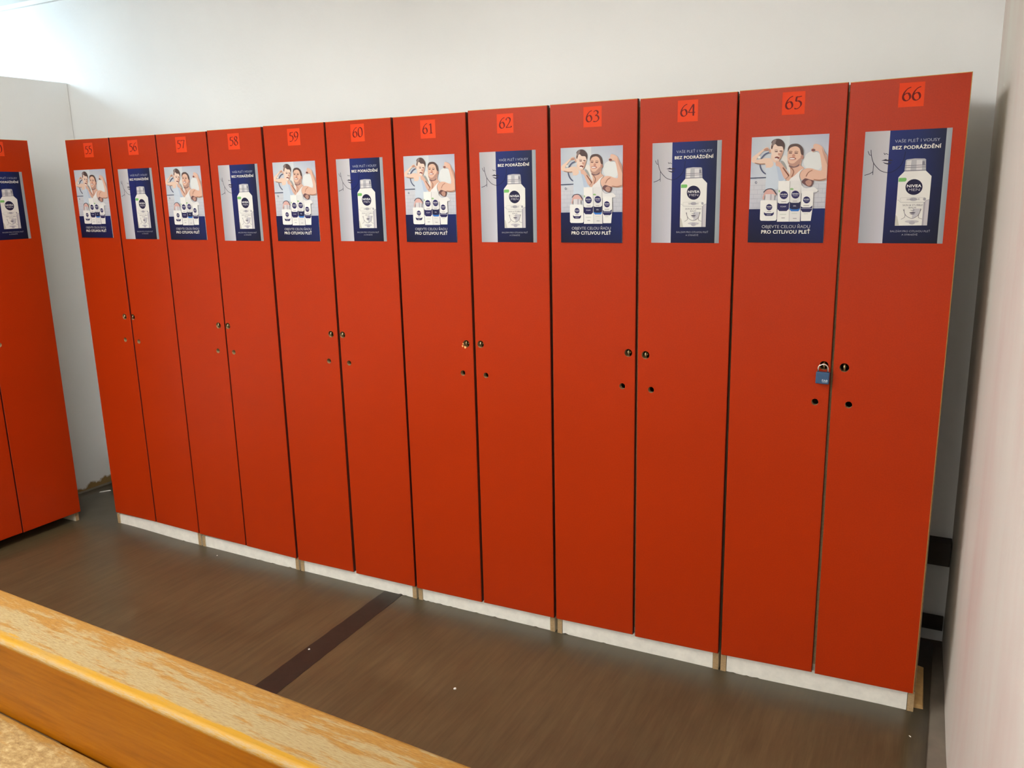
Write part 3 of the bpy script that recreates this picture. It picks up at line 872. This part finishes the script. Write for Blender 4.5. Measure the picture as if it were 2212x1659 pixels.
# ------------------------------------------------------------------ padlock on door 65
pl = tag(empty('padlock', (3.2785, -.012, 1.016)), 'small blue padlock with steel shackle hanging from the lock of door 65', 'padlock')
bm = bmesh.new()
bm_box(bm, -.0195, .0180, -.0075, .0065, .002, .0365, .0022, 3)
body = link('body', bm_mesh(bm, 'body', False), pl, None, [M_BLUE])
body.rotation_euler = (0, math.radians(1.2), 0)
bm = bmesh.new()
arch = [(-.0140, -.0005, .030)] + [(-.0140, -.0005, .046)] + [(-.0005 - .0135 * math.cos(a), -.0005, .046 + .0135 * math.sin(a)) for a in [math.pi * k / 12 for k in range(1, 12)]] + [(.0130, -.0005, .046), (.0130, -.0005, .030)]
bm_tube(bm, arch, .0026, 10)
link('shackle', bm_mesh(bm, 'shackle', True), pl, None, [M_SHACKLE])
pr = Print(.016, .009, .00002)
pr.text(ident, 'FAB', .02, .98, .02, .62, (214, 220, 228), .02)
pr.rect(.04, .74, .96, .92, (176, 186, 198))
i_f = list(pr.f)
me = pr.mesh('maker_mark', M_STICK, (60, 96, 134))
mk = link('maker_mark', me, body, (-.0015, -.0075, .0070))

# ------------------------------------------------------------------ bench
bx, by, bz = 2.20, -1.4535, .642
bench = tag(empty('bench', (bx, by, 0), -.046), 'orange lacquered wooden bench with worn planks beside the locker aisle', 'bench')
L0, L1 = -1.45, .95
bm = bmesh.new(); bm_box(bm, L0, L1, -.147, 0, -.205, 0, .011, 4)
beam = link('back_beam', bm_mesh(bm, 'back_beam', True), bench, (0, 0, bz), [M_WOOD_TOP])
beam['label'] = 'thick lacquered beam with rubbed bare top'
for k, (ya, yb) in enumerate(((-.150, -.292), (-.302, -.444))):
    bm = bmesh.new(); bm_box(bm, L0, L1, yb - ya, 0, -.038, 0, .006, 3)
    o = link('seat_plank', bm_mesh(bm, 'seat_plank', True), bench, (0, ya, .450), [M_WOOD_SEAT])
for x in (L0 + .22, (L0 + L1) / 2, L1 - .22):
    zf = fz(bx + x)
    for ya in (-.085, -.410):
        box('leg', x - .035, x + .035, ya - .03, ya + .03, zf, .412 - (.045 if ya < -.2 else 0), M_WOOD, bench, .004)
    box('cross_rail', x - .025, x + .025, -.445, -.116, .367, .4115, M_WOOD, bench, .003)
for me_ in bpy.data.meshes:
    if me_.name.startswith(('back_beam', 'seat_plank')):
        for p_ in me_.polygons: p_.use_smooth = p_.area < .02

# ------------------------------------------------------------------ floor tape, scraps, pipes, wedge
bm = bmesh.new()
pts = [(1.633, .012), (1.720, .012)], [(1.640, -.36), (1.731, -.36)], [(1.648, -.727), (1.744, -.727)], [(1.663, -1.35), (1.765, -1.35)], [(1.69, -2.4), (1.79, -2.4)]
pts = list(pts); fine = []
for (a, b), (c, d) in zip(pts, pts[1:]):
    for k in range(12):
        t_ = k / 12
        fine.append(((a[0] + (c[0] - a[0]) * t_ + random.uniform(-.0015, .0015), a[1] + (c[1] - a[1]) * t_), (b[0] + (d[0] - b[0]) * t_ + random.uniform(-.0015, .0015), b[1] + (d[1] - b[1]) * t_)))
rows = [(bm.verts.new((p[0], p[1], fz(p[0]) + .0009)), bm.verts.new((q[0], q[1], fz(q[0]) + .0009)), bm.verts.new((p[0], p[1], fz(p[0]) + .0001)), bm.verts.new((q[0], q[1], fz(q[0]) + .0001))) for p, q in fine]
for r0, r1 in zip(rows, rows[1:]):
    bm.faces.new((r0[0], r0[1], r1[1], r1[0])); bm.faces.new((r0[0], r1[0], r1[2], r0[2])); bm.faces.new((r0[1], r0[3], r1[3], r1[1])); bm.faces.new((r0[2], r1[2], r1[3], r0[3]))
bm.faces.new((rows[0][0], rows[0][2], rows[0][3], rows[0][1])); bm.faces.new((rows[-1][0], rows[-1][1], rows[-1][3], rows[-1][2]))
tag(link('floor_tape', bm_mesh(bm, 'floor_tape'), None, None, [M_TAPE]), 'wide black tape strip stuck across the brown floor', 'tape')

def scrap(name, x, y, L, w, ang, label, cat, group=None):
    bm = bmesh.new(); n = 6; rr = random.Random(int(x * 1000))
    ca, sa = math.cos(ang), math.sin(ang)
    z = fz(x) + .0004
    prof = [(-.5, -.3), (-.2, -.5), (.3, -.42), (.5, -.1), (.35, .4), (-.1, .5), (-.45, .25)]
    lo = [bm.verts.new((a * L * ca - b * w * sa, a * L * sa + b * w * ca, 0)) for a, b in prof]
    hi = [bm.verts.new((a * .8 * L * ca - b * .8 * w * sa, a * .8 * L * sa + b * .8 * w * ca, min(L, w) * .45 * rr.uniform(.7, 1.1))) for a, b in prof]
    bm.faces.new(lo); bm.faces.new(hi)
    for i in range(7): bm.faces.new((lo[i], lo[(i + 1) % 7], hi[(i + 1) % 7], hi[i]))
    return tag(link(name, bm_mesh(bm, name), None, (x, y, z), [M_PAPER]), label, cat, group)
scrap('paper_scrap', -.466, .306, .062, .010, .95, 'thin white paper scrap on the floor behind the corner gap', 'paper')
scrap('crumb', 2.257, -.462, .010, .008, .3, 'pale crumb in the middle of the brown floor', 'crumb')
scrap('crumb', .746, -.040, .006, .005, 1.3, 'tiny pale crumb near the plinth below door 57', 'crumb')
scrap('crumb', 3.590, -.122, .009, .003, -.8, 'pale sliver on the floor before the right wall strip', 'crumb')
scrap('crumb', 1.658, -.479, .008, .007, .6, 'small pale crumb on the edge of the black tape', 'crumb')

# services on the back wall seen in the slit beside locker 66
tag(box('pipe_duct', 3.20, RW_X - .001, BACK_Y - .055, BACK_Y - .001, .318, .402, M_PIPE, None, .002), 'dark pipe duct low on the back wall beside locker 66', 'duct')
bm = bmesh.new(); bm_tube(bm, [(3.2, BACK_Y - .03, .098), (RW_X - .004, BACK_Y - .03, .098)], .026, 14)
tag(link('heating_pipe', bm_mesh(bm, 'heating_pipe', True), None, None, [M_PIPE]), 'dark round pipe near the floor in the slit beside locker 66', 'pipe')
# grey stub in the left corner
tag(box('wall_stub', LEFT_X + .002, LEFT_X + .07, BACK_Y - .05, BACK_Y - .001, fz(-.6) - .003, .165, simple('greenish_stub', (116, 106, 70), .8, var=.15), None, .004), 'grey green stub post at the foot of the corner behind locker 55', 'post')
# wooden wedge beside the last side panel
bm = bmesh.new()
g = fz(3.6)
v = [(3.5905, .034), (3.618, .036), (3.613, .190), (3.5905, .190)]
lo = [bm.verts.new((x, y, g - .001)) for x, y in v]
hi = [bm.verts.new((x - (.004 if i in (1, 2) else 0), y + (.006 if i < 2 else 0), g + (.012, .010, .055, .058)[i])) for i, (x, y) in enumerate(v)]
bm.faces.new(lo); bm.faces.new(hi)
for i in range(4): bm.faces.new((lo[i], lo[(i + 1) % 4], hi[(i + 1) % 4], hi[i]))
tag(link('wooden_wedge', bm_mesh(bm, 'wooden_wedge'), None, None, [simple('raw_wood', (196, 158, 100), .7, var=.15)]), 'raw wooden wedge on the floor against the side of locker 66', 'wedge')
